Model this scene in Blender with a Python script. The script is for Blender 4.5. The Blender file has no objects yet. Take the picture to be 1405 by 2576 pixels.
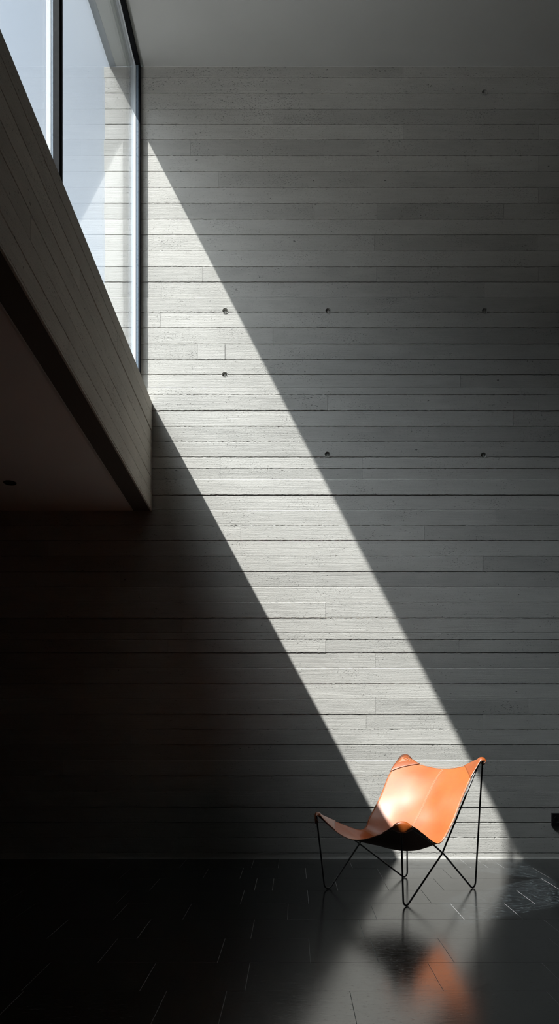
import bpy, bmesh, math, random
import numpy as np
from mathutils import Vector, Matrix

random.seed(7)
rng = np.random.default_rng(7)
scene = bpy.context.scene
COL = scene.collection

# ------------------------------------------------------------------ geometry of the place
H = 1.09            # eye height
F = 2000.0          # focal length in pixels of the 1405 x 2576 frame
CX, CY = 737.0, 1829.0
W = 2 * H * 1000 / 331.0          # distance to the concrete wall (6.586)
K = W / F                         # metres per pixel on that wall
CEIL = H + (CY - 168) * K         # 6.56


def wx(px):
    return (px - CX) * K


def wz(py):
    return H + (CY - py) * K


def P(px, py, d):
    return Vector(((px - CX) / F * d, d, H + (CY - py) / F * d))


SUN_D = Vector((0.5325, 0.38, -1.0))
sun_dir = SUN_D.normalized()


# ------------------------------------------------------------------ helpers
def link(o, parent=None):
    COL.objects.link(o)
    if parent is not None:
        o.parent = parent
        o.matrix_parent_inverse = parent.matrix_world.inverted()
    return o


def mesh_obj(name, verts, faces, mat=None, parent=None, smooth=False, origin=None):
    me = bpy.data.meshes.new(name)
    if origin is not None:
        origin = Vector(origin)
        verts = [Vector(v) - origin for v in verts]
    me.from_pydata([tuple(v) for v in verts], [], faces)
    me.validate()
    me.update()
    if smooth:
        for p in me.polygons:
            p.use_smooth = True
    if mat is not None:
        for m in (mat if isinstance(mat, (list, tuple)) else [mat]):
            me.materials.append(m)
    o = bpy.data.objects.new(name, me)
    if origin is not None:
        o.location = origin
    link(o)
    if parent is not None:
        o.parent = parent
        o.location = (origin if origin is not None else Vector((0, 0, 0))) - parent.location
    return o


def bm_obj(name, bm, mat=None, parent=None, smooth=False, origin=None):
    bmesh.ops.recalc_face_normals(bm, faces=bm.faces)
    if origin is not None:
        bmesh.ops.translate(bm, verts=bm.verts, vec=-Vector(origin))
    me = bpy.data.meshes.new(name)
    bm.to_mesh(me)
    bm.free()
    if smooth:
        for p in me.polygons:
            p.use_smooth = True
    if mat is not None:
        for m in (mat if isinstance(mat, (list, tuple)) else [mat]):
            me.materials.append(m)
    o = bpy.data.objects.new(name, me)
    if origin is not None:
        o.location = Vector(origin)
    link(o)
    if parent is not None:
        o.parent = parent
        o.location = (Vector(origin) if origin is not None else Vector((0, 0, 0))) - parent.location
    return o


def add_box(bm, x0, x1, y0, y1, z0, z1, bevel=0.0):
    r = bmesh.ops.create_cube(bm, size=1.0)
    vs = r['verts']
    for v in vs:
        v.co = Vector(((x0 + x1) / 2 + v.co.x * (x1 - x0), (y0 + y1) / 2 + v.co.y * (y1 - y0),
                       (z0 + z1) / 2 + v.co.z * (z1 - z0)))
    if bevel:
        es = list({e for v in vs for e in v.link_edges})
        bmesh.ops.bevel(bm, geom=es, offset=bevel, segments=2, profile=0.6, affect='EDGES')


def add_hexa(bm, pts):
    """pts: 8 corners, 0-3 one end (loop) and 4-7 the other end."""
    v = [bm.verts.new(p) for p in pts]
    for f in ((0, 1, 2, 3), (7, 6, 5, 4), (0, 4, 5, 1), (1, 5, 6, 2), (2, 6, 7, 3), (3, 7, 4, 0)):
        bm.faces.new([v[i] for i in f])


def struct(o, label=None):
    o['kind'] = 'structure'
    if label:
        o['label'] = label
    return o


def tag(o, label, cat, group=None):
    o['label'] = label
    o['category'] = cat
    if group:
        o['group'] = group
    return o


def empty(name, loc):
    o = bpy.data.objects.new(name, None)
    o.location = loc
    o.empty_display_size = 0.2
    COL.objects.link(o)
    return o


# ------------------------------------------------------------------ materials
def new_mat(name):
    m = bpy.data.materials.new(name)
    m.use_nodes = True
    nt = m.node_tree
    for n in list(nt.nodes):
        nt.nodes.remove(n)
    out = nt.nodes.new('ShaderNodeOutputMaterial')
    return m, nt, out


class NB:
    def __init__(s, nt):
        s.nt = nt

    def n(s, t, **kw):
        nd = s.nt.nodes.new(t)
        for k, v in kw.items():
            setattr(nd, k, v)
        return nd

    def l(s, a, b):
        s.nt.links.new(a, b)

    def val(s, sock, v):
        if isinstance(v, bpy.types.NodeSocket):
            s.l(v, sock)
        else:
            sock.default_value = v

    def math(s, op, a, b=0.0, c=None, clamp=False):
        nd = s.n('ShaderNodeMath', operation=op, use_clamp=clamp)
        s.val(nd.inputs[0], a)
        s.val(nd.inputs[1], b)
        if c is not None:
            s.val(nd.inputs[2], c)
        return nd.outputs[0]

    def mapping(s, vec, scale, loc=(0, 0, 0)):
        nd = s.n('ShaderNodeMapping')
        s.l(vec, nd.inputs[0])
        nd.inputs['Scale'].default_value = scale
        nd.inputs['Location'].default_value = loc
        return nd.outputs[0]

    def noise(s, vec, scale, detail=3.0, rough=0.55, dist=0.0):
        nd = s.n('ShaderNodeTexNoise')
        s.l(vec, nd.inputs['Vector'])
        nd.inputs['Scale'].default_value = scale
        nd.inputs['Detail'].default_value = detail
        nd.inputs['Roughness'].default_value = rough
        nd.inputs['Distortion'].default_value = dist
        return nd.outputs['Fac']

    def ramp(s, fac, stops, interp='LINEAR'):
        nd = s.n('ShaderNodeValToRGB')
        s.l(fac, nd.inputs[0])
        cr = nd.color_ramp
        cr.interpolation = interp
        while len(cr.elements) < len(stops):
            cr.elements.new(0.5)
        for e, (p, c) in zip(cr.elements, stops):
            e.position = p
            e.color = c if len(c) == 4 else (*c, 1)
        return nd.outputs[0]

    def maprange(s, v, a, b, c, d):
        nd = s.n('ShaderNodeMapRange')
        nd.clamp = True
        s.l(v, nd.inputs[0])
        for i, x in enumerate((a, b, c, d)):
            nd.inputs[i + 1].default_value = x
        return nd.outputs[0]

    def mix(s, fac, a, b, blend='MIX'):
        nd = s.n('ShaderNodeMix', data_type='RGBA', blend_type=blend)
        s.val(nd.inputs[0], fac)
        s.val(nd.inputs[6], a)
        s.val(nd.inputs[7], b)
        return nd.outputs[2]

    def bump(s, height, strength, dist, normal=None):
        nd = s.n('ShaderNodeBump')
        nd.inputs['Strength'].default_value = strength
        nd.inputs['Distance'].default_value = dist
        s.l(height, nd.inputs['Height'])
        if normal is not None:
            s.l(normal, nd.inputs['Normal'])
        return nd.outputs[0]

    def principled(s, out, **kw):
        nd = s.n('ShaderNodeBsdfPrincipled')
        for k, v in kw.items():
            s.val(nd.inputs[k.replace('_', ' ')], v)
        s.l(nd.outputs[0], out.inputs[0])
        return nd


def concrete(name, base, along='X', tone_amt=0.10):
    """board formed concrete; 'along' is the axis the boards run along"""
    m, nt, out = new_mat(name)
    b = NB(nt)
    tc = b.n('ShaderNodeNewGeometry').outputs['Position']
    if along == 'Y':
        sep = b.n('ShaderNodeSeparateXYZ'); b.l(tc, sep.inputs[0])
        com = b.n('ShaderNodeCombineXYZ')
        b.l(sep.outputs[1], com.inputs[0]); b.l(sep.outputs[0], com.inputs[1]); b.l(sep.outputs[2], com.inputs[2])
        tc = com.outputs[0]
    at = b.n('ShaderNodeAttribute'); at.attribute_name = 'tone'
    # shift the grain on every board
    comb = b.n('ShaderNodeCombineXYZ'); b.l(b.math('MULTIPLY', at.outputs['Fac'], 37.0), comb.inputs[0])
    vadd = b.n('ShaderNodeVectorMath', operation='ADD'); b.l(tc, vadd.inputs[0]); b.l(comb.outputs[0], vadd.inputs[1])
    v = vadd.outputs[0]
    grain = b.noise(b.mapping(v, (5, 5, 260)), 1.0, 3.0, 0.6, 0.1)       # wood grain printed in the concrete
    grain2 = b.noise(b.mapping(v, (1.6, 3, 70)), 1.0, 2.0, 0.5, 0.4)
    sand = b.noise(b.mapping(v, (130, 130, 240)), 1.0, 2.0, 0.7)
    pitn = b.noise(b.mapping(v, (70, 70, 150)), 1.0, 2.0, 0.6, 0.3)
    patch = b.noise(b.mapping(v, (2.3, 2.3, 6)), 1.0, 2.0, 0.6)
    pthr = b.maprange(patch, 0.35, 0.66, 0.735, 0.625)                   # pits come in clusters
    pit = b.maprange(b.math('SUBTRACT', pitn, pthr), 0.0, 0.035, 0.0, 1.0)
    bigp = b.noise(b.mapping(v, (24, 24, 40)), 1.0, 1.0, 0.5)
    pit2 = b.maprange(bigp, 0.76, 0.79, 0.0, 1.0)
    speckn = b.noise(b.mapping(v, (105, 105, 300)), 1.0, 2.0, 0.6)
    speck = b.math('MULTIPLY', b.maprange(speckn, 0.62, 0.70, 0.0, 1.0), b.maprange(patch, 0.3, 0.6, 0.35, 1.0))
    pits = b.math('MAXIMUM', pit, pit2)
    cloud = b.noise(b.mapping(tc, (0.9, 0.9, 1.6)), 1.0, 4.0, 0.6)
    dirt = b.noise(b.mapping(v, (3, 3, 14)), 1.0, 4.0, 0.65)
    t = b.math('ADD', b.math('MULTIPLY', b.math('SUBTRACT', at.outputs['Fac'], 0.5), tone_amt * 2),
               b.math('MULTIPLY', b.math('SUBTRACT', cloud, 0.5), 0.35))
    t = b.math('ADD', t, b.math('MULTIPLY', b.math('SUBTRACT', dirt, 0.5), 0.30))
    t = b.math('ADD', t, b.math('MULTIPLY', b.math('SUBTRACT', grain, 0.5), 0.22))
    t = b.math('ADD', t, 1.0)
    t = b.math('SUBTRACT', t, b.math('MULTIPLY', pits, 0.55))
    t = b.math('SUBTRACT', t, b.math('MULTIPLY', speck, 0.28))
    com = b.n('ShaderNodeCombineColor')
    for i in range(3):
        b.l(b.math('MULTIPLY', t, base[i]), com.inputs[i])
    h = b.math('ADD', b.math('MULTIPLY', grain, 0.45), b.math('MULTIPLY', sand, 0.50))
    h = b.math('ADD', h, b.math('MULTIPLY', grain2, 0.5))
    h = b.math('SUBTRACT', h, b.math('MULTIPLY', pits, 1.25))
    h = b.math('SUBTRACT', h, b.math('MULTIPLY', speck, 0.35))
    nrm = b.bump(h, 1.0, 0.0032)
    b.principled(out, Base_Color=com.outputs[0], Roughness=0.86, Normal=nrm, Specular_IOR_Level=0.25)
    return m


M_CONC = concrete('board_formed_concrete', (0.50, 0.497, 0.475), 'X')
M_BEAM = concrete('beam_concrete', (0.56, 0.525, 0.46), 'Y')


def plaster(name, col, rough=0.9):
    m, nt, out = new_mat(name)
    b = NB(nt)
    tc = b.n('ShaderNodeNewGeometry').outputs['Position']
    n1 = b.noise(tc, 1.3, 3, 0.6)
    c = b.mix(b.maprange(n1, 0.3, 0.7, 0, 1), (*[x * 0.97 for x in col], 1), (*[x * 1.03 for x in col], 1))
    n2 = b.noise(tc, 160, 2, 0.5)
    b.principled(out, Base_Color=c, Roughness=rough, Normal=b.bump(n2, 0.3, 0.0006), Specular_IOR_Level=0.2)
    return m


M_CEIL = plaster('ceiling_plaster', (0.62, 0.635, 0.63))
M_LOW = plaster('lower_ceiling_plaster', (0.78, 0.76, 0.74))
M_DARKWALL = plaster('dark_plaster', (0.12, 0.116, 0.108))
M_SEAL = plaster('pale_sealant', (0.62, 0.62, 0.60))
M_SOFFITDARK = plaster('dark_beam_soffit', (0.13, 0.12, 0.11))  # beam underside, coloured darker than its sides
M_SOFFIT = plaster('soffit_paint', (0.50, 0.53, 0.51))
M_BOUNCE_ROOF = plaster('bounce_roof_gravel', (0.05, 0.05, 0.05))  # added roof outside; tone set by the light it throws up


def simple(name, col, rough, metal=0.0, spec=0.5, bumps=None, coat=0.0, ior=1.5):
    m, nt, out = new_mat(name)
    b = NB(nt)
    tc = b.n('ShaderNodeTexCoord').outputs['Object']
    kw = dict(Base_Color=(*col, 1), Roughness=rough, Metallic=metal, Specular_IOR_Level=spec, Coat_Weight=coat, IOR=ior)
    n = b.noise(tc, 60, 2, 0.5)
    kw['Roughness'] = b.maprange(n, 0.3, 0.7, max(rough - 0.05, 0.02), rough + 0.05)
    if bumps:
        kw['Normal'] = b.bump(b.noise(tc, bumps[0], 2, 0.5), 0.5, bumps[1])
    b.principled(out, **kw)
    return m


M_FRAME = simple('dark_anodised_frame', (0.007, 0.008, 0.010), 0.7, 0.0, 0.08)
M_ALU = simple('pale_aluminium_frame', (0.62, 0.66, 0.70), 0.35, 0.0, 0.6)
M_BLUEALU = simple('slate_blue_frame', (0.16, 0.21, 0.27), 0.3, 0.0, 0.6)
M_ROD = simple('black_powder_coated_steel', (0.012, 0.012, 0.013), 0.32, 0.0, 0.6)
M_SOCKET = simple('black_socket_plastic', (0.006, 0.006, 0.007), 0.4, 0.0, 0.4)
M_PIN = simple('socket_contact_metal', (0.5, 0.5, 0.5), 0.3, 1.0)
M_LENS = simple('dark_lamp_glass', (0.01, 0.01, 0.01), 0.15)


def glass_mat():
    m, nt, out = new_mat('window_glass')
    b = NB(nt)
    g = b.n('ShaderNodeNewGeometry')
    dot = b.n('ShaderNodeVectorMath', operation='DOT_PRODUCT')
    b.l(g.outputs['Incoming'], dot.inputs[0]); b.l(g.outputs['True Normal'], dot.inputs[1])
    c = b.math('ABSOLUTE', dot.outputs['Value'])
    k = b.math('POWER', b.math('SUBTRACT', 1.0, c), 5.0)
    f = b.math('ADD', b.math('MULTIPLY', k, 0.96), 0.04, clamp=True)
    tr = b.n('ShaderNodeBsdfTransparent'); tr.inputs[0].default_value = (0.955, 0.968, 0.965, 1)
    gl = b.n('ShaderNodeBsdfGlossy'); gl.inputs['Roughness'].default_value = 0.0
    gl.inputs['Color'].default_value = (0.95, 0.97, 1, 1)
    mx = b.n('ShaderNodeMixShader')
    b.l(f, mx.inputs[0]); b.l(tr.outputs[0], mx.inputs[1]); b.l(gl.outputs[0], mx.inputs[2])
    b.l(mx.outputs[0], out.inputs[0])
    return m


M_GLASS = glass_mat()


def slate_mat():
    m, nt, out = new_mat('black_slate_tile')
    b = NB(nt)
    tc = b.n('ShaderNodeNewGeometry').outputs['Position']
    at = b.n('ShaderNodeAttribute'); at.attribute_name = 'tone'
    comb = b.n('ShaderNodeCombineXYZ'); b.l(b.math('MULTIPLY', at.outputs['Fac'], 19.0), comb.inputs[0])
    va = b.n('ShaderNodeVectorMath', operation='ADD'); b.l(tc, va.inputs[0]); b.l(comb.outputs[0], va.inputs[1])
    v = va.outputs[0]
    n1 = b.noise(b.mapping(v, (13, 48, 1)), 1.0, 5.0, 0.75, 0.0)      # fine streaks of the cleft
    n2 = b.noise(b.mapping(v, (3, 9, 1)), 1.0, 3.0, 0.6)
    n3 = b.noise(b.mapping(v, (38, 120, 1)), 1.0, 3.0, 0.75)
    f = b.math('ADD', b.math('MULTIPLY', n1, 0.45), b.math('MULTIPLY', n3, 0.55))
    base = b.ramp(f, [(0.47, (0.0012, 0.0014, 0.0016)), (0.54, (0.008, 0.010, 0.0118)), (0.61, (0.070, 0.088, 0.097))])
    tone = b.maprange(at.outputs['Fac'], 0, 1, 0.8, 1.2)
    vm = b.n('ShaderNodeVectorMath', operation='SCALE'); b.l(base, vm.inputs[0]); b.l(tone, vm.inputs['Scale'])
    rough = b.math('ADD', b.maprange(n1, 0.3, 0.7, 0.10, 0.16), b.math('MULTIPLY', n2, 0.05))
    h = b.math('ADD', b.math('MULTIPLY', n1, 0.6), b.math('MULTIPLY', n3, 0.25))
    pit = b.maprange(b.noise(b.mapping(v, (42, 110, 1)), 1.0, 3.0, 0.6), 0.64, 0.68, 0, 1)
    spec = b.math('SUBTRACT', 0.5, b.math('MULTIPLY', pit, 0.42))
    h = b.math('SUBTRACT', h, b.math('MULTIPLY', pit, 0.3))
    b.principled(out, Base_Color=vm.outputs[0], Roughness=rough, IOR=SL_IOR, Specular_IOR_Level=spec,
                 Normal=b.bump(h, 0.8, 0.0005))
    return m


SL_IOR = 2.55
M_SLATE = slate_mat()
M_GROUT = plaster('pale_grout', (0.34, 0.35, 0.35))


def leather(name, col, rough=0.36, coat=0.35, dark=0.75):
    m, nt, out = new_mat(name)
    b = NB(nt)
    tc = b.n('ShaderNodeTexCoord').outputs['Object']
    n1 = b.noise(tc, 7, 4, 0.6)
    n2 = b.noise(tc, 45, 3, 0.6)
    f = b.math('ADD', b.math('MULTIPLY', n1, 0.7), b.math('MULTIPLY', n2, 0.3))
    c = b.mix(b.maprange(f, 0.3, 0.7, 0, 1), (*[x * dark for x in col], 1), (*[min(1, x * 1.1) for x in col], 1))
    vor = b.n('ShaderNodeTexVoronoi'); b.l(tc, vor.inputs['Vector']); vor.inputs['Scale'].default_value = 380
    h = b.math('ADD', vor.outputs['Distance'], b.math('MULTIPLY', n2, 1.5))
    b.principled(out, Base_Color=c, Roughness=rough, Coat_Weight=coat, Coat_Roughness=0.3,
                 Normal=b.bump(h, 0.25, 0.0006))
    return m


M_LEATHER = leather('tan_leather', (0.37, 0.088, 0.009), 0.5, 0.2)
M_LEATHER_P = leather('pocket_leather', (0.29, 0.066, 0.010), 0.38, 0.35)
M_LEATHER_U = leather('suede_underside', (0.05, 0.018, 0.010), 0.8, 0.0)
M_STITCH = simple('pale_stitching', (0.60, 0.36, 0.24), 0.6)
M_EDGE = leather('leather_edge', (0.20, 0.055, 0.015), 0.4, 0.2)

# ------------------------------------------------------------------ boards
ROWS_PX = [168, 196, 234.5, 274.5, 313, 351, 391, 431, 471, 511, 551, 590, 631, 671, 709, 748, 785, 824.5, 864.5,
           903.5, 942, 975, 993.5, 1033, 1072, 1111, 1149.5, 1178, 1206, 1245, 1282.5, 1322, 1360, 1399, 1438, 1477,
           1515.5, 1554.5, 1592, 1609, 1642, 1681, 1720, 1758, 1796.5, 1835, 1873, 1912.5, 1952, 1991, 2030, 2069,
           2107, 2145.5, 2160]
# kind of the joint under each row: D deep dark, d faint dark, L light ledge
KIND = ['d', 'd', 'd', 'd', 'd', 'd', 'D', 'd', 'l', 'D', 'D', 'l', 'd', 'D', 'L', 'd', 'D', 'D', 'D', 'D', 'L', 'l',
        'X', 'D', 'l', 'D', 'd', 'L', 'X', 'L', 'l', 'D', 'd', 'D', 'L', 'L', 'X', 'L', 'd', 'D', 'L', 'D', 'L', 'D',
        'd', 'D', 'L', 'D', 'L', 'D', 'D', 'd', 'd', 'd']
JOINTS = {0: [1013], 1: [805], 2: [], 3: [686], 4: [1013, 1353], 5: [478, 695], 6: [1353], 7: [549], 8: [1353],
          9: [790, 947, 1266], 11: [940, 1350], 13: [508, 946, 1353], 14: [405, 1217], 16: [403], 17: [686, 716],
          18: [496, 565], 20: [1157], 22: [823, 1353], 23: [1289], 26: [553, 910], 27: [553, 910], 30: [1246],
          31: [605, 1066], 32: [120], 33: [580, 1213], 34: [300], 36: [818], 37: [458], 39: [422, 818, 1153],
          40: [943], 41: [210], 43: [570, 943, 1327], 44: [920, 1213], 45: [330], 47: [160], 49: [700], 51: [828],
          52: [430]}
HOLES = [(566, 782), (825, 782), (1218, 782), (565, 942), (823, 1143), (1215, 1145), (1218, 233)]


def jitter(n, amp, corr=0.25):
    a = rng.normal(0, 1, n)
    out = np.zeros(n)
    p = 0
    for i in range(n):
        p = p * corr + a[i]
        out[i] = p
    out *= amp
    big = rng.random(n) < 0.10
    out[big] *= 2.2
    return out


def board(bm, u0, u1, zt, zb, off, depth, topj, botj, frame, step, cz=0.0022, cn=0.0012):
    """one board impression; frame(u, z, n) -> world point"""
    n = max(2, int((u1 - u0) / step) + 1)
    us = np.linspace(u0, u1, n)
    jt = jitter(n, topj) if topj else np.zeros(n)
    jb = jitter(n, botj) if botj else np.zeros(n)
    rows = []
    for i, u in enumerate(us):
        rows.append([bm.verts.new(frame(u, zt + jt[i], -depth)), bm.verts.new(frame(u, zt + jt[i] - 0.0004, off - cn)),
                     bm.verts.new(frame(u, zt + jt[i] - cz, off)), bm.verts.new(frame(u, zb + jb[i] + 0.0022, off)),
                     bm.verts.new(frame(u, zb + jb[i] + 0.0006, off - 0.0012)), bm.verts.new(frame(u, zb + jb[i], -depth))])
    for a, c in zip(rows[:-1], rows[1:]):
        for k in range(5):
            bm.faces.new((a[k], c[k], c[k + 1], a[k + 1]))
        bm.faces.new((a[5], c[5], c[0], a[0]))
    bm.faces.new(rows[0])
    bm.faces.new(rows[-1][::-1])


def build_boards(name, zs, kinds, joints, u_lo, u_hi, frame, mat, holes=(), step=0.009, parent=None):
    offs = []
    o = 0.003
    for k in kinds:
        offs.append(o)
        d = {'D': -0.0025, 'd': -0.0004, 'L': 0.0028, 'l': 0.0012, 'X': -0.004}[k] + random.uniform(-0.0004, 0.0004)
        o += d
        o = min(max(o, 0.0), 0.0085)
    gap = {'D': 0.0042, 'd': 0.0022, 'L': 0.0, 'l': 0.0012, 'X': 0.0062}
    full = bmesh.new()
    pieces = []
    tones = []
    for i in range(len(kinds)):
        zt, zb = zs[i], zs[i + 1]
        gt = gap[kinds[i - 1]] if i else 0.0
        kt = kinds[i - 1] if i else 'L'
        lo = u_lo(zt) if callable(u_lo) else u_lo
        js = [lo] + sorted(j for j in joints.get(i, []) if lo + 0.05 < j < u_hi - 0.05) + [u_hi]
        for q in range(len(js) - 1):
            off = offs[i] + (random.uniform(-0.0014, 0.0014) if len(js) > 2 else 0)
            tones.append((js[q], js[q + 1], zb, zt, random.random(), off))
            g = 0.0016
            args = (js[q] + (g if q else 0), js[q + 1], zt - gt, zb, off, 0.012,
                    {'D': 0.0007, 'd': 0.0009, 'L': 0.0003, 'l': 0.0008, 'X': 0.0008}[kt],
                    {'D': 0.0006, 'd': 0.0008, 'L': 0.0002, 'l': 0.0007, 'X': 0.0007}[kinds[i]], frame, step, {'L': 0.0042, 'l': 0.003}.get(kt, 0.0022), {'L': 0.0040, 'l': 0.0025}.get(kt, 0.0012))
            hit = [h for h in holes if js[q] - 0.03 < h[0] < js[q + 1] + 0.03 and zb - 0.03 < h[1] < zt + 0.03]
            if not hit:
                board(full, *args)
            else:
                tb = bmesh.new()
                board(tb, *args)
                bmesh.ops.recalc_face_normals(tb, faces=tb.faces)
                me = bpy.data.meshes.new('t'); tb.to_mesh(me); tb.free()
                ob = bpy.data.objects.new('t', me); COL.objects.link(ob)
                cutters = []
                for h in hit:
                    cb = bmesh.new()
                    bmesh.ops.create_cone(cb, cap_ends=True, segments=28, radius1=0.0225, radius2=0.0225, depth=0.2)
                    cm = bpy.data.meshes.new('c'); cb.to_mesh(cm); cb.free()
                    co = bpy.data.objects.new('c', cm); COL.objects.link(co)
                    co.rotation_euler = (math.pi / 2, 0, 0)
                    co.location = (h[0], W, h[1])
                    md = ob.modifiers.new('b', 'BOOLEAN'); md.operation = 'DIFFERENCE'; md.solver = 'EXACT'; md.object = co
                    cutters.append(co)
                bpy.context.view_layer.update()
                ev = ob.evaluated_get(bpy.context.evaluated_depsgraph_get())
                m2 = bpy.data.meshes.new_from_object(ev)
                full.from_mesh(m2)
                for x in [ob] + cutters:
                    md_ = x.data
                    bpy.data.objects.remove(x)
                    bpy.data.meshes.remove(md_)
                bpy.data.meshes.remove(m2)
    return full, tones


def set_tone(o, tones, uv):
    me = o.data
    n = len(me.polygons)
    cen = np.zeros(n * 3)
    me.polygons.foreach_get('center', cen)
    cen = cen.reshape(-1, 3)
    u, z = uv(cen)
    t = np.full(n, 0.5)
    for (a, b2, zb, zt, val, _o) in tones:
        t[(u >= a) & (u <= b2) & (z >= zb) & (z < zt)] = val
    at = me.attributes.new('tone', 'FLOAT', 'FACE')
    at.data.foreach_set('value', t.astype(np.float32))


# ---- back wall (board formed concrete)
zs = [wz(p) for p in ROWS_PX]
zs[-1] = 0.0
jw = {k: [wx(x) for x in v] for k, v in JOINTS.items()}
EXT_X = wx(263)
holes = [(wx(a), wz(c)) for a, c in HOLES]
bm, tones = build_boards('wall_back', zs, KIND, jw,
                         lambda z: (EXT_X + random.uniform(-0.006, 0.006)) if z > 3.3 else -6.2, 3.4,
                         lambda u, z, n: (u, W - n, z), M_CONC, holes)
# solid core behind the board faces (backs the tie holes too)
add_box(bm, EXT_X + 0.01, 3.4, W + 0.026, W + 0.34, 3.2, CEIL + 0.0)
add_box(bm, -6.2, 3.4, W + 0.026, W + 0.34, 0.0, 3.2)
wall_back = struct(bm_obj('wall_back', bm, M_CONC), 'board formed grey concrete wall with horizontal plank lines and tie holes')
set_tone(wall_back, tones, lambda c: (c[:, 0], c[:, 2]))
# thin filler sheet right behind the joints
bm = bmesh.new()


def filler(bm):
    # flat concrete just behind the joints, with round openings behind the tie holes
    y = W + 0.0085
    seg = 28
    groups = []
    for h in sorted(holes, key=lambda q: q[1]):
        if groups and abs(groups[-1][0][1] - h[1]) < 0.03:
            groups[-1].append(h)
        else:
            groups.append([h])
    HW = 0.045

    def quad(x0, x1, z0, z1):
        bm.faces.new([bm.verts.new((a, y, b_)) for a, b_ in ((x0, z0), (x1, z0), (x1, z1), (x0, z1))])
    zc = 3.2
    quad(-6.2, 3.4, 0.0, min(3.2, CEIL))
    # bands above and below the 3.2 m line are cut around the tie holes
    for g_ in groups:
        zm = sum(h[1] for h in g_) / len(g_)
        z0, z1 = zm - HW, zm + HW
        if z0 > zc:
            quad(EXT_X + .012, 3.4, zc, z0)
        x = EXT_X + .012
        for h in sorted(g_):
            quad(x, h[0] - HW, z0, z1)
            ring, rim = [], []
            for k in range(seg):
                a = 2 * math.pi * k / seg
                ca, sa = math.cos(a), math.sin(a)
                rim.append(bm.verts.new((h[0] + 0.0225 * ca, y, h[1] + 0.0225 * sa)))
                m_ = max(abs(ca), abs(sa))
                ring.append(bm.verts.new((h[0] + HW * ca / m_, y, zm + HW * sa / m_)))
            for k in range(seg):
                q = (k + 1) % seg
                bm.faces.new((ring[k], ring[q], rim[q], rim[k]))
            x = h[0] + HW
        quad(x, 3.4, z0, z1)
        zc = z1
    quad(EXT_X + .012, 3.4, zc, CEIL - .001)


filler(bm)
fl = bm_obj('joint_bed', bm, M_CONC, wall_back)
# tie holes: a conical sleeve with a plug set back inside
for k, (hx, hz) in enumerate(holes):
    bm = bmesh.new()
    prof = [(0.0290, -0.0052), (0.0262, -0.0064), (0.0238, -0.0058), (0.0222, -0.003), (0.0205, 0.006), (0.0185, 0.020), (0.0135, 0.021), (0.0125, 0.014), (0.0095, 0.0125), (0.0, 0.0125)]
    loc_off = max(t_[5] for t_ in tones if t_[0] - .02 < hx < t_[1] + .02 and t_[2] - .02 < hz < t_[3] + .02)
    prof = [(0.0262, -loc_off + .001), (0.0250, -loc_off - .0009), (0.0232, -loc_off - .0010), (0.0215, -loc_off + .0006)] + [(r, y - 0.001) for r, y in prof[4:]]
    seg = 32
    rings = []
    for r, y in prof:
        if r == 0:
            rings.append([bm.verts.new((hx, W + y, hz))])
            continue
        rings.append([bm.verts.new((hx + r * (1 + random.uniform(-.03, .03)) * math.cos(2 * math.pi * q / seg), W + y,
                                    hz + r * (1 + random.uniform(-.03, .03)) * math.sin(2 * math.pi * q / seg))) for q in range(seg)])
    for a, c in zip(rings[:-1], rings[1:]):
        for q in range(seg):
            q2 = (q + 1) % seg
            if len(c) == 1:
                bm.faces.new((a[q], a[q2], c[0]))
            else:
                bm.faces.new((a[q], a[q2], c[q2], c[q]))
    bm_obj('tie_hole', bm, M_CONC, wall_back, True)

# ---- beam / parapet under the window, running away from the wall
BX = wx(381.5)
TZ, BZ = wz(1012), wz(1286)
EX, EZ = -0.016, 0.068            # drift of the beam per metre towards the room's front


def bframe(u, z, n):
    # u metres from the back wall; n outwards into the room (+x)
    return (BX + EX * u + n, W - u, z + EZ * u)


bw = (TZ - BZ)
bp = [0, 0.105, 0.24, 0.375, 0.50, 0.63, 0.755, 0.885, bw + 0.0]
if bp[-1] <= bp[-2]:
    bp[-1] = bp[-2] + 0.02
bzs = [TZ - v for v in bp]
bk = ['d', 'D', 'd', 'D', 'd', 'D', 'd', 'L'][:len(bzs) - 1]
UB = 8.9
bm, btones = build_boards('beam', bzs, bk, {1: [1.2, 3.3], 2: [2.1], 3: [0.9], 4: [2.9, 4.4], 5: [1.6], 6: [2.3, 3.9]}, 0.0, UB, bframe, M_BEAM,
                          step=0.03)
BT = 0.150    # thickness of the beam
q = [bframe(0, TZ - 0.002, -0.0085), bframe(0, TZ - 0.002, -BT), bframe(0, BZ + 0.001, -BT), bframe(0, BZ + 0.001, -0.0085)]
q2 = [bframe(UB, TZ - 0.002, -0.0085), bframe(UB, TZ - 0.002, -BT), bframe(UB, BZ + 0.001, -BT), bframe(UB, BZ + 0.001, -0.0085)]
add_hexa(bm, q + q2)
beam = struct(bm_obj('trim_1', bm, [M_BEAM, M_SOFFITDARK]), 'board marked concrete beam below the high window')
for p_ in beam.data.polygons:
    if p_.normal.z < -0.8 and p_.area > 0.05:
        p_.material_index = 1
set_tone(beam, btones, lambda c: (W - c[:, 1], c[:, 2] - EZ * (W - c[:, 1])))

# ---- low ceiling to the left of the beam
bm = bmesh.new()
LZ = BZ + 0.004


def lf(u, x, z):
    return (BX + EX * u + x, W - u, z + EZ * u)


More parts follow.
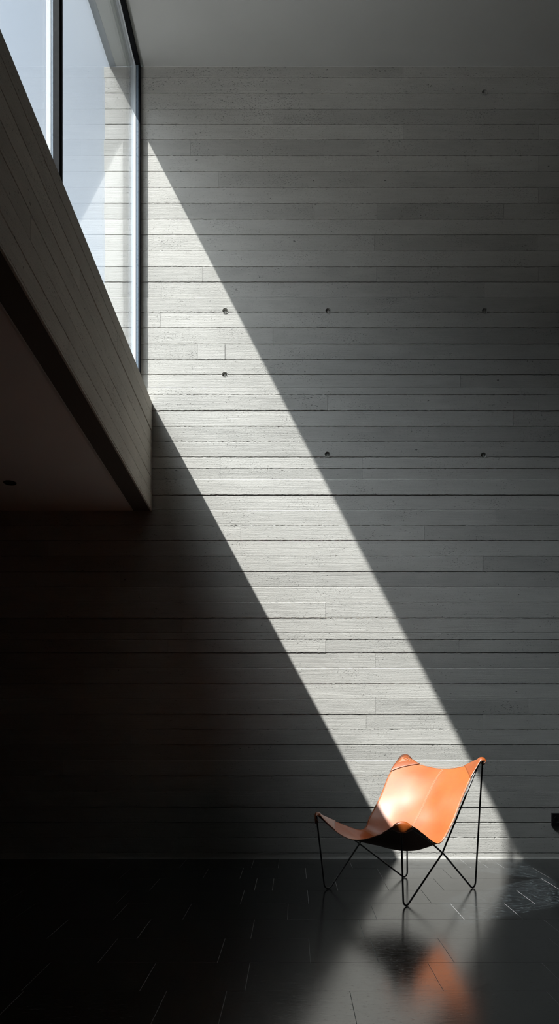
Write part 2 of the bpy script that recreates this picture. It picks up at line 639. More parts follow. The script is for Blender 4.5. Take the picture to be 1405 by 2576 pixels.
UL = 8.9
add_hexa(bm, [lf(0, -BT - 0.012, LZ), lf(0, -BT - 0.012, LZ + .2), lf(0, -5, LZ + .2), lf(0, -5, LZ),
              lf(UL, -BT - 0.012, LZ), lf(UL, -BT - 0.012, LZ + .2), lf(UL, -5, LZ + .2), lf(UL, -5, LZ)])
low = struct(bm_obj('ceiling_left', bm, M_LOW), 'smooth low ceiling to the left of the concrete beam')
bm = bmesh.new()
add_hexa(bm, [lf(0, -BT - 0.0005, LZ - .004), lf(0, -BT - 0.0005, LZ + .03), lf(0, -BT - 0.0115, LZ + .03), lf(0, -BT - 0.0115, LZ - .004),
              lf(UL, -BT - 0.0005, LZ - .004), lf(UL, -BT - 0.0005, LZ + .03), lf(UL, -BT - 0.0115, LZ + .03), lf(UL, -BT - 0.0115, LZ - .004)])
struct(bm_obj('trim_2', bm, M_SEAL), 'thin pale edge bead between the low ceiling and the beam')

# recessed spotlight
sp = P(25, 1217, 5.966)
su = W - sp.y
sz = LZ + EZ * su
root = empty('recessed_spotlight', (sp.x, sp.y, sz))
tag(root, 'small round dark recessed spotlight in the low ceiling left of the beam', 'light')
bm = bmesh.new()
prof = [(0.047, 0.0), (0.047, -0.004), (0.044, -0.006), (0.036, -0.006), (0.033, -0.003), (0.033, 0.0)]
seg = 40
rings = [[bm.verts.new((sp.x + r * math.cos(2 * math.pi * k / seg), sp.y + r * math.sin(2 * math.pi * k / seg),
                        sz + z + 0.0005 + EZ * -(r * math.sin(2 * math.pi * k / seg)))) for k in range(seg)] for r, z in prof]
for a, c in zip(rings, rings[1:] + rings[:1]):
    for k in range(seg):
        bm.faces.new((a[k], a[(k + 1) % seg], c[(k + 1) % seg], c[k]))
bm_obj('trim_ring', bm, M_FRAME, root, True, origin=(sp.x, sp.y, sz))
bm = bmesh.new()
prof = [(0.0325, 0.0), (0.0325, -0.0022), (0.02, -0.0014), (0.0, -0.001)]
rings = [[bm.verts.new((sp.x + r * math.cos(2 * math.pi * k / seg), sp.y + r * math.sin(2 * math.pi * k / seg),
                        sz + z + EZ * -(r * math.sin(2 * math.pi * k / seg)))) for k in range(seg)] for r, z in prof[:-1]]
for a, c in zip(rings, rings[1:]):
    for k in range(seg):
        bm.faces.new((a[k], a[(k + 1) % seg], c[(k + 1) % seg], c[k]))
bm.faces.new(rings[-1])
bm_obj('lens', bm, M_LENS, root, False, origin=(sp.x, sp.y, sz))

# ---- floor: slate tiles in rows parallel to the wall
ROW_Y = [2160, 2183.5, 2210, 2239.5, 2273, 2312.5, 2361, 2421, 2493]
TJ = [[140, 300, 470, 639, 701.6, 876, 1154, 1195, 1232, 1390],
      [110, 330, 525.4, 612, 767.8, 947, 1109, 1339],
      [30, 190, 402, 646.4, 688.4, 841, 960, 1089, 1361],
      [60, 325.6, 614.4, 772.8, 1058.7, 1298],
      [90, 322, 482, 724, 930, 1131.7, 1268],
      [173.7, 380, 640, 900, 1365],
      [-60, 296, 565.7, 776, 930, 1100.7, 1381],
      [127.4, 392.5, 628.6, 1074, 1360],
      [60, 418.9, 570, 879, 1373]]
depths = [W] + [F * H / (y - CY) for y in ROW_Y[1:]]
rowsx = []
for i, xs in enumerate(TJ):
    rowsx.append([(x - CX) / (ROW_Y[i] - CY) * H for x in xs])
stepd = 0.410
while depths[-1] > -2.4:
    depths.append(depths[-1] - stepd)
fv, ff, ft, fmi = [], [], [], []
bm = bmesh.new()
tone_l = []
XL, XR = -6.2, 3.4
g = 0.0013
for i in range(len(depths) - 1):
    y1, y0 = depths[i], max(depths[i + 1], -2.5)
    xs = list(rowsx[i]) if i < len(rowsx) else []
    if not xs:
        x = XL + random.uniform(.2, .7)
        while x < XR:
            xs.append(x)
            x += random.uniform(.45, .95)
    else:
        x = xs[0] - random.uniform(.5, .9)
        while x > XL:
            xs.insert(0, x); x -= random.uniform(.5, .9)
        x = xs[-1] + random.uniform(.5, .9)
        while x < XR:
            xs.append(x); x += random.uniform(.5, .9)
    xs = [XL] + [x for x in xs if XL + .05 < x < XR - .05] + [XR]
    for a, c in zip(xs[:-1], xs[1:]):
        h = random.uniform(-0.00015, 0.00015)
        tx, ty = random.gauss(0, .0003), random.gauss(0, .0003)
        p = [(a + g, y0 + g), (c - g, y0 + g), (c - g, y1 - g), (a + g, y1 - g)]
        mxx, myy = (a + c) / 2, (y0 + y1) / 2
        top = [bm.verts.new((x, y, h + (x - mxx) * tx + (y - myy) * ty)) for x, y in p]
        bot = [bm.verts.new((x, y, -0.02)) for x, y in p]
        f = bm.faces.new(top); fs = [f]
        for k in range(4):
            fs.append(bm.faces.new((top[k], bot[k], bot[(k + 1) % 4], top[(k + 1) % 4])))
        tone_l += [random.random()] * len(fs)
f = bm.faces.new([bm.verts.new(v) for v in ((XL, -2.5, -0.0012), (XR, -2.5, -0.0012), (XR, W + .3, -0.0012), (XL, W + .3, -0.0012))])
f.material_index = 1
tone_l.append(0.5)
me = bpy.data.meshes.new('floor')
bmesh.ops.recalc_face_normals(bm, faces=bm.faces)
bm.faces.ensure_lookup_table()
if bm.faces[len(bm.faces) - 1].normal.z < 0:
    bm.faces[len(bm.faces) - 1].normal_flip()
bm.to_mesh(me); bm.free()
me.materials.append(M_SLATE); me.materials.append(M_GROUT)
at = me.attributes.new('tone', 'FLOAT', 'FACE'); at.data.foreach_set('value', np.array(tone_l, dtype=np.float32))
floor = bpy.data.objects.new('floor', me); COL.objects.link(floor)
struct(floor, 'polished black slate tile floor with thin pale joints')

# pale joint at foot of wall
bm = bmesh.new()
add_box(bm, -6.2, 3.4, W - 0.009, W - 0.0005, 0.0, 0.0045)
struct(bm_obj('baseboard_back', bm, M_SEAL), 'thin pale sealant line at the foot of the concrete wall')

# ---- high ceiling
CXL = wx(362)
YF = -2.5
bm = bmesh.new()
add_box(bm, CXL, 3.4, YF, W + .3, CEIL, CEIL + 0.25)
struct(bm_obj('ceiling', bm, M_CEIL), 'smooth pale grey plaster ceiling')
bm = bmesh.new()
add_box(bm, CXL, 3.4, W - 0.006, W - 0.0002 - 0.0, CEIL - 0.004, CEIL)
struct(bm_obj('trim_3', bm, M_SEAL), 'thin pale edge line where ceiling meets concrete wall')

# ---- window wall
GX = wx(352.5)          # inner face of the frame
U1 = W - 4.372          # mullion (far edge of the pane next to the wall)
U2 = W - 2.63           # end of the window
RX = wx(276)            # roof overhang edge at the wall
RA = -0.0386
FT = 0.042


def sill(u):
    return TZ + EZ * u - 0.002


# recess between glazing head and ceiling
bm = bmesh.new()
add_box(bm, GX + 0.0, CXL, YF, W + .02, CEIL + 0.012, CEIL + 0.25)
struct(bm_obj('trim_4', bm, M_SOFFIT), 'narrow shadow gap between window head and ceiling')

win = empty('window_1', (GX, W - U2 / 2, sill(0)))
struct(win, 'tall fixed window with dark frame above the concrete beam')


def frame_box(name, u0, u1, x0, x1, z0, z1, mat, parent=win, slope0=False, slope1=False, origin=None):
    """box along the glazing line; slope flags let the bottom follow the beam"""
    bm = bmesh.new()
    pts = []
    for u in (u0, u1):
        za = z0 + (EZ * u if slope0 else 0)
        zb = z1 + (EZ * u if slope1 else 0)
        pts += [(x0, W - u, za), (x0, W - u, zb), (x1, W - u, zb), (x1, W - u, za)]
    add_hexa(bm, pts)
    return bm_obj(name, bm, mat, parent)


Z0 = TZ - 0.004
# jamb at the concrete wall
frame_box('jamb', 0.0005, FT - .004, GX - 0.026, GX - .008, Z0, CEIL - 0.0, M_BLUEALU, slope0=True)
frame_box('jamb_cover', 0.0005, FT, GX - 0.008, GX + .006, Z0, CEIL - 0.0, M_FRAME, slope0=True)
frame_box('jamb_outer', 0.0005, 0.03, GX - 0.062, GX - 0.030, Z0, CEIL - 0.001, M_ALU, slope0=True)
frame_box('jamb_gasket', 0.0005, 0.036, GX - 0.030, GX - 0.026, Z0, CEIL - 0.001, M_FRAME, slope0=True)
# head
frame_box('head', FT, U2 + .1, GX - 0.030, GX + 0.004, CEIL - 0.020, CEIL + 0.06, M_FRAME)
frame_box('head_outer', 0.03, U2 + .1, GX - 0.066, GX - 0.034, CEIL - 0.014, CEIL + 0.05, M_ALU)
# sill
frame_box('sill_rail', FT, U2 + .1, GX - 0.060, GX - 0.004, Z0 + 0.001, Z0 + 0.032, M_FRAME, slope0=True, slope1=True)
# mullion: slim bars
frame_box('mullion', U1, U1 + 0.014, GX - 0.030, GX, Z0 + .033, CEIL - 0.021, M_FRAME, slope0=True)
frame_box('mullion', U1 + .016, U1 + 0.030, GX - 0.044, GX - 0.010, Z0 + .033, CEIL - 0.021, M_FRAME, slope0=True)
frame_box('mullion_outer', U1 + .002, U1 + 0.008, GX - 0.088, GX - 0.064, Z0 + .033, CEIL - 0.015, M_ALU, slope0=True)
frame_box('mullion_spacer', U1 + .002, U1 + .008, GX - 0.062, GX - 0.052, Z0 + .033, CEIL - 0.015, M_BLUEALU, slope0=True)
# panes (double glazed unit modelled by its two faces)
frame_box('pane', FT - 0.004, U1 + 0.004, GX - 0.050, GX - 0.040, Z0 + 0.02, CEIL - 0.004, M_GLASS, slope0=True)
frame_box('pane', U1 + 0.02, U2 + 0.05, GX - 0.050, GX - 0.040, Z0 + 0.02, CEIL - 0.004, M_GLASS, slope0=True)

# solid wall on the window side, nearer than the window
bm = bmesh.new()
pts = []
for u in (U2, W - YF):
    pts += [(GX - .25, W - u, sill(u)), (GX - .25, W - u, CEIL + .24), (GX + .002, W - u, CEIL + .24), (GX + .002, W - u, sill(u))]
add_hexa(bm, pts)
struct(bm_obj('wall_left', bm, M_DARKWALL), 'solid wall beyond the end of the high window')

# roof overhang outside
bm = bmesh.new()


def rx(u):
    return RX + RA * u


for (xa, za, zb, mt) in ((0.0, CEIL + 0.001, CEIL + 0.05, 0),):
    pts = []
    for u in (-0.0, W - YF):
        pts += [(rx(u), W - u, za), (rx(u), W - u, CEIL + .045), (GX - .0665, W - u, CEIL + .045), (GX - .0665, W - u, za)]
    add_hexa(bm, pts)
add_hexa(bm, [p for u in (-.0, W - YF) for p in ((rx(u) - 0.0, W - u, CEIL + .045), (rx(u), W - u, CEIL + .25), (GX - .0005, W - u, CEIL + .25), (GX - .0005, W - u, CEIL + .061))])
struct(bm_obj('trim_5', bm, M_SOFFIT), 'roof overhang outside the window')
bm = bmesh.new()
add_hexa(bm, [p for u in (-.0, W - YF) for p in ((rx(u) + 0.0, W - u, CEIL - .004), (rx(u), W - u, CEIL + .0005), (rx(u) + .052, W - u, CEIL + .0005), (rx(u) + .052, W - u, CEIL - .004))])
struct(bm_obj('trim_6', bm, M_BLUEALU), 'metal drip edge under the roof overhang')

# unseen roof added at the foot of the window to bounce light up inside
bm = bmesh.new()
add_box(bm, -14, BX - BT - 0.25, -6, W + 14, 3.12, 3.3)
struct(bm_obj('ground', bm, M_BOUNCE_ROOF), 'unseen dark gravel roof added outside the window for bounce light')

# ---- remaining walls of the room
bm = bmesh.new()
add_box(bm, 3.4, 3.6, YF, W + .3, 0, CEIL + .25)
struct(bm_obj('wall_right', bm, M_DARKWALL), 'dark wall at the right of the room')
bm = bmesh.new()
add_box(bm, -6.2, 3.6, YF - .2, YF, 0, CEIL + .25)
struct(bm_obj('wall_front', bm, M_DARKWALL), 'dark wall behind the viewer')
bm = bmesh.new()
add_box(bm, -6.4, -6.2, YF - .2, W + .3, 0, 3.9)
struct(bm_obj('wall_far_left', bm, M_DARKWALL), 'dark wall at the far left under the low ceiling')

# ------------------------------------------------------------------ wall socket
SX0, SX1 = wx(1385), wx(1385) + 0.152
SZ0, SZ1 = wz(2077.5), wz(2045)
root = empty('wall_socket', ((SX0 + SX1) / 2, W - 0.009, (SZ0 + SZ1) / 2))
tag(root, 'black double power socket mounted low on the concrete wall', 'socket')
bm = bmesh.new()
add_box(bm, SX0, SX1, W - 0.034, W - 0.001, SZ0, SZ1, 0.003)
bm_obj('housing', bm, M_SOCKET, root, origin=root.location)
for k in range(2):
    cx = SX0 + 0.040 + k * 0.073
    cz = (SZ0 + SZ1) / 2
    bm = bmesh.new()
    prof = [(0.0300, -0.0342), (0.0300, -0.0372), (0.0285, -0.038), (0.0222, -0.038), (0.0205, -0.0365), (0.0200, -0.0345), (0.0, -0.0345)]
    rings = []
    for r, y in prof:
        if r == 0:
            rings.append([bm.verts.new((cx, W + y, cz))]); continue
        rings.append([bm.verts.new((cx + r * math.cos(2 * math.pi * q / 36), W + y, cz + r * math.sin(2 * math.pi * q / 36))) for q in range(36)])
    for a, c in zip(rings[:-1], rings[1:]):
        for q in range(36):
            q2 = (q + 1) % 36
            bm.faces.new((a[q], a[q2], c[0]) if len(c) == 1 else (a[q], a[q2], c[q2], c[q]))
    fp = bm_obj('outlet', bm, M_SOCKET, root, False, origin=root.location)
    bm = bmesh.new()
    for s in (-1, 1):
        add_box(bm, cx - .002, cx + .002, W - 0.0372, W - 0.0340, cz + s * 0.0165 - 0.002, cz + s * 0.0165 + 0.002)
        add_box(bm, cx + s * .0095 - .0018, cx + s * .0095 + .0018, W - 0.0353, W - 0.0340, cz - .0018, cz + .0018)
    o = bm_obj('contact', bm, M_PIN, None, origin=root.location)
    o.parent = fp
    o.location = (0, 0, 0)

# ------------------------------------------------------------------ butterfly chair
RR = 0.0058
feet = {'A': Vector((.216, 5.33, 0)), 'B': Vector((.667, 4.812, 0)), 'C': Vector((.828, 5.775, 0)), 'D': Vector((1.232, 5.396, 0))}
horn = {'A': P(795, 2048, 5.30), 'B': P(1008, 2072, 4.80), 'C': P(1021, 1901, 5.875), 'D': P(1213, 1909, 5.41)}
crossp = {'R': P(1113, 2148, 5.117), 'L': P(903, 2121, 5.506)}
origin = Vector((0.73, 5.32, 0))
chair = empty('butterfly_chair', origin)
tag(chair, 'tan orange leather sling butterfly chair on thin black rod frame in the sun shaft', 'chair')


def fillet_path(pts, rad, seg=10):
    n = len(pts)
    out = []
    for i in range(n):
        a, p, c = pts[i - 1], pts[i], pts[(i + 1) % n]
        r = rad[i]
        d1 = (a - p).normalized(); d2 = (c - p).normalized()
        ang = d1.angle(d2)
        if r <= 0 or ang > 3.12:
            out.append(p.copy()); continue
        tl = r / math.tan(ang / 2)
        tl = min(tl, (a - p).length * .48, (c - p).length * .48)
        r = tl * math.tan(ang / 2)
        bis = (d1 + d2).normalized()
        cen = p + bis * (r / math.sin(ang / 2))
        s = p + d1 * tl; e = p + d2 * tl
        v1 = s - cen; v2 = e - cen
        tot = v1.angle(v2)
        ax = v1.cross(v2).normalized()
        for k in range(seg + 1):
            out.append(cen + Matrix.Rotation(tot * k / seg, 3, ax) @ v1)
    return out


def tube(bm, pts, r, closed=True, nseg=12):
    n = len(pts)
    rings = []
    prev = None
    for i in range(n):
        if closed:
            t = (pts[(i + 1) % n] - pts[i - 1]).normalized()
        else:
            t = (pts[min(i + 1, n - 1)] - pts[max(i - 1, 0)]).normalized()
        if prev is None:
            up = Vector((0, 0, 1)) if abs(t.z) < .9 else Vector((1, 0, 0))
            nn = (up - t * up.dot(t)).normalized()
        else:
            nn = (prev - t * prev.dot(t)).normalized()
        prev = nn
        bb = t.cross(nn)
        rings.append([bm.verts.new(pts[i] + (nn * math.cos(2 * math.pi * k / nseg) + bb * math.sin(2 * math.pi * k / nseg)) * r) for k in range(nseg)])
    m = n if closed else n - 1
    for i in range(m):
        a, c = rings[i], rings[(i + 1) % n]
        if closed and i == n - 1:
            # align last to first
            best = min(range(nseg), key=lambda s: (a[0].co - c[s].co).length)
            c = c[best:] + c[:best]
        for k in range(nseg):
            bm.faces.new((a[k], a[(k + 1) % nseg], c[(k + 1) % nseg], c[k]))
    if not closed:
        bm.faces.new(rings[0]); bm.faces.new(rings[-1][::-1])


loops = {}


def side(back, front, cr, sgn):
    hb, hf = horn[back].copy(), horn[front].copy()
    fb, ff_ = feet[back].copy(), feet[front].copy()
    axis = (fb - ff_).normalized()
    lat = Vector((0, 0, 1)).cross(axis).normalized()
    cb = crossp[cr]
    wl = 0.025
    c1 = cb + lat * RR * sgn * 1.02
    c2 = cb - lat * RR * sgn * 1.02
    pts = [fb, hb + Vector((0, 0, .004)), hb - axis * wl, c1, ff_, hf + Vector((0, 0, .004)), hf + axis * wl, c2]
    rad = [.034, .0122, .0122, .035, .034, .0122, .0122, .035]
    if front == 'B':
        pts.insert(7, P(1070, 2108, 4.985)); rad.insert(7, .2)
    loops[back] = hb + Vector((0, 0, .004)) - axis * wl / 2
    loops[front] = hf + Vector((0, 0, .004)) + axis * wl / 2
    for it in range(6):
        path = fillet_path(pts, rad, 12)
        for idx, ft_ in ((0, fb), (4, ff_)):
            seg_ = [p for p in path if (Vector((p.x, p.y, 0)) - Vector((pts[idx].x, pts[idx].y, 0))).length < .2 and p.z < .2]
            pts[idx] = pts[idx] + Vector((0, 0, RR + .0003 - min(p.z for p in seg_)))
    return path


for (b_, f_, cr, sg) in (('D', 'B', 'R', 1), ('C', 'A', 'L', -1)):
    path = side(b_, f_, cr, sg)
    bm = bmesh.new()
    tube(bm, path, RR, True, 12)
    fr = bm_obj('rod_frame', bm, M_ROD, chair, True, origin=origin)
# --- sling
net = [
    [P(799, 2051, 5.30), P(856, 2099, 5.21), P(900, 2113, 5.12), P(955, 2099, 4.97), P(1011, 2073, 4.81)],
    [P(845, 2067, 5.40), Vector((.43, 5.31, .350)), Vector((.57, 5.22, .312)), Vector((.70, 5.05, .332)), P(1055, 2092, 4.93)],
    [P(909, 2087, 5.50), Vector((.58, 5.42, .325)), Vector((.715, 5.32, .288)), Vector((.83, 5.20, .300)), P(1103, 2121, 5.10)],
    [P(930, 2053, 5.555), Vector((.684, 5.484, .468)), Vector((.840, 5.375, .482)), Vector((.934, 5.284, .472)), P(1137, 2070, 5.155)],
    [P(957, 2000, 5.63), P(1011.5, 2003, 5.548), Vector((.915, 5.46, .604)), Vector((1.005, 5.35, .605)), P(1157, 2019, 5.23)],
    [P(978, 1948, 5.725), P(1034, 1955, 5.634), Vector((.988, 5.555, .712)), Vector((1.083, 5.456, .713)), P(1179, 1967, 5.32)],
    [P(1010, 1904, 5.80), P(1062, 1925, 5.70), Vector((1.060, 5.633, .794)), Vector((1.169, 5.52, .814)), P(1205, 1913, 5.39)],
]
NR, NC = len(net), 5


def crom(p, t):
    n = len(p)
    x = t * (n - 1)
    i = min(int(x), n - 2)
    f = x - i
    p1, p2 = p[i], p[i + 1]
    p0 = p[i - 1] if i > 0 else p1 * 2 - p2
    p3 = p[i + 2] if i + 2 < n else p2 * 2 - p1
    return 0.5 * ((2 * p1) + (p2 - p0) * f + (2 * p0 - 5 * p1 + 4 * p2 - p3) * f * f + (3 * p1 - p0 - 3 * p2 + p3) * f ** 3)


def S(s, t):
    return crom([crom(row, s) for row in net], t)


def SN(s, t):
    e = 0.004
    a = S(min(s + e, 1), t) - S(max(s - e, 0), t)
    c = S(s, min(t + e, 1)) - S(s, max(t - e, 0))
    n = a.cross(c).normalized()
    return n if n.z > 0 or True else -n


NS, NT = 56, 96
bm = bmesh.new()
TH = 0.0036
gt, gb = [], []
for j in range(NT + 1):
    r1, r2 = [], []
    for i in range(NS + 1):
        s, t = i / NS, j / NT
        p = S(s, t); n = SN(s, t)
        r1.append(bm.verts.new(p)); r2.append(bm.verts.new(p - n * TH))
    gt.append(r1); gb.append(r2)
for j in range(NT):
    for i in range(NS):
        bm.faces.new((gt[j][i], gt[j][i + 1], gt[j + 1][i + 1], gt[j + 1][i]))
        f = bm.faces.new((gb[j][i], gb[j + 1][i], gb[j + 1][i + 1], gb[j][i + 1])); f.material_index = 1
for j in range(NT):
    for (c0) in (0, NS):
        f = bm.faces.new((gt[j][c0], gt[j + 1][c0], gb[j + 1][c0], gb[j][c0])); f.material_index = 2
for i in range(NS):
    for r0 in (0, NT):
        f = bm.faces.new((gt[r0][i], gb[r0][i], gb[r0][i + 1], gt[r0][i + 1])); f.material_index = 2
sling = bm_obj('leather_sling', bm, [M_LEATHER, M_LEATHER_U, M_EDGE], chair, True, origin=origin)
for p in sling.data.polygons:
    if p.material_index == 2:
        p.use_smooth = False
es = sling.data


def ribbon(name, par, w, h, mat, parent=chair, dash=None, side_off=0.0):
    """thin raised strip lying on the sling; par: list of (s,t)"""
    bm = bmesh.new()
    pts = [S(*q) for q in par]
    nrm = [SN(*q) for q in par]
    rows = []
    for k, p in enumerate(pts):
        t = (pts[min(k + 1, len(pts) - 1)] - pts[max(k - 1, 0)]).normalized()
        sd = t.cross(nrm[k]).normalized()
        c = p + sd * side_off
        rows.append([bm.verts.new(c - sd * w + nrm[k] * .0002), bm.verts.new(c - sd * w * .7 + nrm[k] * h), bm.verts.new(c + sd * w * .7 + nrm[k] * h), bm.verts.new(c + sd * w + nrm[k] * .0002)])
    for k, (a, c) in enumerate(zip(rows[:-1], rows[1:])):
        if dash and k % dash == dash - 1:
            continue
        for q in range(3):
            bm.faces.new((a[q], a[q + 1], c[q + 1], c[q]))
    o = bm_obj(name, bm, mat, parent, False, origin=origin)
    return o


# centre seam of the back, with its double row of stitches
N = 160
par = [(0.5, 0.43 + 0.565 * k / N) for k in range(N + 1)]
ribbon('centre_seam', par, 0.0045, 0.0012, M_LEATHER)
for so in (-.0042, .0042):
    par = [(0.5, 0.43 + 0.565 * k / 400) for k in range(401)]
    ribbon('stitching', par, 0.0012, 0.0016, M_STITCH, dash=4, side_off=so)
# seat fold seam
par = [(0.01 + .98 * k / 300, 0.345) for k in range(301)]
ribbon('stitching', par, 0.0009, 0.0012, M_STITCH, dash=4)
# stitching along the edges
for (s0, t0, s1, t1, so) in ((0, 0.05, 0, .93, -.008), (1, .05, 1, .93, .008), (.07, 1, .93, 1, .008), (.08, 0, .92, 0, -.008)):
    par = [(s0 + (s1 - s0) * k / 420, t0 + (t1 - t0) * k / 420) for k in range(421)]
    ribbon('stitching', par, 0.0009, 0.0014, M_STITCH, dash=5, side_off=-so)
# rolled edge all round
per = [(k / 60, 0) for k in range(60)] + [(1, k / 110) for k in range(110)] + [(1 - k / 60, 1) for k in range(60)] + [(0, 1 - k / 110) for k in range(110)]
bm = bmesh.new()
tube(bm, [S(*q) - SN(*q) * TH * .5 for q in per], 0.0026, True, 8)
bm_obj('rolled_edge', bm, M_EDGE, chair, True, origin=origin)


# corner pockets slipped over the rod loops
def pocket(cs, ct, T0, ls, lt, wtip, wskirt, lskirt, drop):
    """leather cap: lies on the sling corner, folds over the rod loop and hangs down outside"""
    ds = 1 if cs == 0 else -1
    dt = 1 if ct == 0 else -1
    outd = Vector((T0.x - origin.x, T0.y - origin.y, 0)).normalized()
    upv = Vector((0, 0, 1))
    r = RR + 0.0035
    rh = RR + 0.0135
    e1 = S(cs + ds * ls, ct); e2 = S(cs, ct + dt * lt)
    wbase = (e2 - e1).normalized()
    wt = upv.cross(outd).normalized()
    if wt.dot(wbase) < 0:
        wt = -wt
    secs = []   # centre, width dir, half width, normal, edge drop vector, sag
    NI = 16
    for k in range(NI):
        f = 1 - k / NI                     # 1 at the seam .. 0 at the tip
        a1 = S(cs + ds * ls * f, ct); a2 = S(cs, ct + dt * lt * f)
        m_ = S(cs + ds * ls * f * .5, ct + dt * lt * f * .5)
        n = SN(cs + ds * max(ls * f * .5, .02), ct + dt * max(lt * f * .5, .01))
        bl = (1 - f) ** 2.2
        w = (wbase * (1 - bl) + wt * bl).normalized()
        hw = ((a2 - a1).length / 2 + .004) * (1 - bl) + wtip * bl
        hw = max(hw, wtip * .9)
        c0 = (a1 + a2) / 2
        sag = (m_ - c0)
        tip_in = T0 - outd * rh * .9 + upv * r * .45
        lift = n * (0.0022 + .004 * (1 - f))
        c = (m_ + lift) * (1 - bl) + tip_in * bl
        cap_c = tip_in
        row = []
        for q in range(21):
            u_ = q / 20
            ps, pt = cs + ds * ls * f * (1 - u_), ct + dt * lt * f * u_
            base = S(ps, pt) + SN(ps, pt) * (0.0035 + .003 * (1 - f)) * 1.0
            x = -1 + 2 * u_
            base = base + w * x * (0.003 + .012 * (1 - f))
            cap = cap_c + w * hw * x - upv * drop * .7 * abs(x) ** 2.2
            row.append(base * (1 - bl) + cap * bl)
        secs.append((c, w, hw, n, row))
    for k in range(7):
        a = math.radians(25 + (180 - 25) * (k + .5) / 7)
        c = T0 - outd * rh * math.cos(a) + upv * r * math.sin(a)
        hw = wtip * (1 + .10 * k / 6)
        secs.append((c, wt, hw, upv, -upv * drop + outd * 0.0))
    NSK = 8
    for k in range(1, NSK + 1):
        f = k / NSK
        c = T0 + outd * (rh + .003 * math.sin(f * math.pi)) - upv * lskirt * f - outd * .003 * f
        hw = wtip * 1.1 + (wskirt - wtip * 1.1) * math.sin(min(f * 1.5, 1) * math.pi / 2)
        hw *= (1 - .22 * max(0, f - .6) / .4)
        secs.append((c, wt, hw, outd, -upv * drop * (1 - f) ** 1.5 * 1.0 - outd * .020 * f + upv * .012 * f))
    NW = 20
    top, bot = [], []
    bm = bmesh.new()
    grid = []
    for (c, w, hw, n, edge) in secs:
        if isinstance(edge, list):
            grid.append(edge)
            continue
        row = []
        for q in range(NW + 1):
            x = -1 + 2 * q / NW
            row.append(c + w * hw * x + edge * abs(x) ** 2.2)
        grid.append(row)
    # smooth along the strip
    for it in range(3):
        g2 = [list(rw) for rw in grid]
        for k in range(1, len(grid) - 1):
            for q in range(NW + 1):
                g2[k][q] = grid[k][q] * .5 + (grid[k - 1][q] + grid[k + 1][q]) * .25
        grid = g2
    R_, C_ = len(grid), NW + 1
    nr = [[None] * C_ for _ in range(R_)]
    flip = None
    for k in range(R_):
        for q in range(C_):
            a = grid[min(k + 1, R_ - 1)][q] - grid[max(k - 1, 0)][q]
            b_ = grid[k][min(q + 1, C_ - 1)] - grid[k][max(q - 1, 0)]
            nr[k][q] = a.cross(b_).normalized()
    if nr[1][NW // 2].dot(secs[1][3]) < 0:
        nr = [[-v for v in rw] for rw in nr]
    top = [[bm.verts.new(grid[k][q] + nr[k][q] * .0012) for q in range(C_)] for k in range(R_)]
    bot = [[bm.verts.new(grid[k][q] - nr[k][q] * .0014) for q in range(C_)] for k in range(R_)]
    for k in range(R_ - 1):
        for q in range(C_ - 1):
            bm.faces.new((top[k][q], top[k][q + 1], top[k + 1][q + 1], top[k + 1][q]))
            bm.faces.new((bot[k][q], bot[k + 1][q], bot[k + 1][q + 1], bot[k][q + 1]))
        for q in (0, C_ - 1):
            bm.faces.new((top[k][q], top[k + 1][q], bot[k + 1][q], bot[k][q]))
    for q in range(C_ - 1):
        for k in (0, R_ - 1):
            bm.faces.new((top[k][q], bot[k][q], bot[k][q + 1], top[k][q + 1]))
    o = bm_obj('corner_pocket', bm, M_LEATHER_P, chair, True, origin=origin)
    # piping along the rim of the pocket
    rim = [grid[k][0] for k in range(R_)] + [grid[R_ - 1][q] for q in range(1, C_)] + [grid[k][C_ - 1] for k in range(R_ - 2, -1, -1)] + [grid[0][q] for q in range(C_ - 2, 0, -1)]
    bm = bmesh.new()
    tube(bm, rim, 0.0017, True, 6)
    pp = bm_obj('piping', bm, M_EDGE, None, True, origin=origin)
    pp.parent = o
    pp.location = (0, 0, 0)
    return o


pocket(0, 1, loops['C'], .21, .14, .045, .050, .050, .030)
pocket(1, 1, loops['D'], .21, .14, .034, .040, .045, .022)
pocket(0, 0, loops['A'], .18, .16, .036, .050, .066, .018)
pocket(1, 0, loops['B'], .22, .17, .050, .068, .058, .024)

# ------------------------------------------------------------------ light

ld = bpy.data.lights.new('sun', 'SUN')
ld.energy = 13.2
ld.angle = math.radians(0.53)
ld.color = (1.0, 0.968, 0.93)
lo = bpy.data.objects.new('sun', ld)
lo.rotation_euler = sun_dir.to_track_quat('-Z', 'Y').to_euler()
lo.location = (-6, 0, 12)
COL.objects.link(lo)

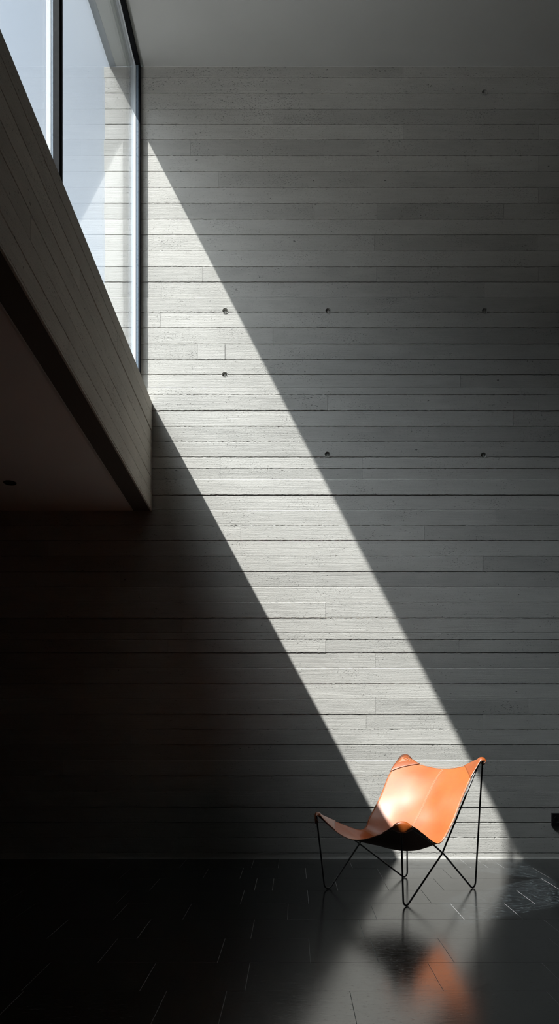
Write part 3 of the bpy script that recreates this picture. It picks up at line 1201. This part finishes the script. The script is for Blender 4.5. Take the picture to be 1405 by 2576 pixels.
wd = bpy.data.worlds.new('sky')
scene.world = wd
wd.use_nodes = True
nt = wd.node_tree
for n in list(nt.nodes):
    nt.nodes.remove(n)
b = NB(nt)
out = b.n('ShaderNodeOutputWorld')
bg = b.n('ShaderNodeBackground')
tc = b.n('ShaderNodeTexCoord').outputs['Generated']
cl = b.noise(b.mapping(tc, (1.6, 1.6, 2.4)), 1.0, 3.0, 0.5, 0.3)
sky = b.ramp(cl, [(0.36, (0.70, 0.87, 1.13)), (0.62, (1.0, 1.10, 1.22))])
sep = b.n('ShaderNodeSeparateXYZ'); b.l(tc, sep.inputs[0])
up = b.maprange(sep.outputs[2], 0.26, 0.47, 0, 1)      # dark band added low in the sky to dim the upper wall
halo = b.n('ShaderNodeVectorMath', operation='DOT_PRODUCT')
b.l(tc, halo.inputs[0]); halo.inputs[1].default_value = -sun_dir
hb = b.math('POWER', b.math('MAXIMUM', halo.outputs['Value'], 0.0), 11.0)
glow = b.n('ShaderNodeVectorMath', operation='SCALE')           # sky glow around the sun, boosted to light the lower wall
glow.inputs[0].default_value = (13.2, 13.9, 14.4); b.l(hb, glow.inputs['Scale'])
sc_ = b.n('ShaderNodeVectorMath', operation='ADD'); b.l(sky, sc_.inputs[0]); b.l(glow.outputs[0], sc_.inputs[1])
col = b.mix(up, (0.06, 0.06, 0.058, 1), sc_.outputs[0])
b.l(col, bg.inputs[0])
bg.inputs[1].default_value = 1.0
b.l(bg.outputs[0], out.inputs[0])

# ------------------------------------------------------------------ camera
cd = bpy.data.cameras.new('camera')
cd.sensor_fit = 'VERTICAL'
cd.sensor_height = 36.0
cd.sensor_width = 36.0
cd.lens = 36.0 * F / 2576
cd.shift_x = -(CX - 702.5) / 2576
cd.shift_y = (CY - 1288) / 2576
cd.clip_start = 0.05
co = bpy.data.objects.new('camera', cd)
co.location = (0, 0, H)
co.rotation_euler = (math.pi / 2, 0, 0)
COL.objects.link(co)
scene.camera = co

scene.view_settings.view_transform = 'Standard'
scene.view_settings.look = 'None'
scene.view_settings.exposure = 0.0
scene.view_settings.gamma = 1.0
scene.view_settings.use_curve_mapping = False
scene.cycles.use_denoising = True
scene.cycles.max_bounces = 8
scene.cycles.diffuse_bounces = 5
scene.cycles.glossy_bounces = 5
scene.cycles.transparent_max_bounces = 12
scene.cycles.caustics_reflective = False
scene.cycles.caustics_refractive = False
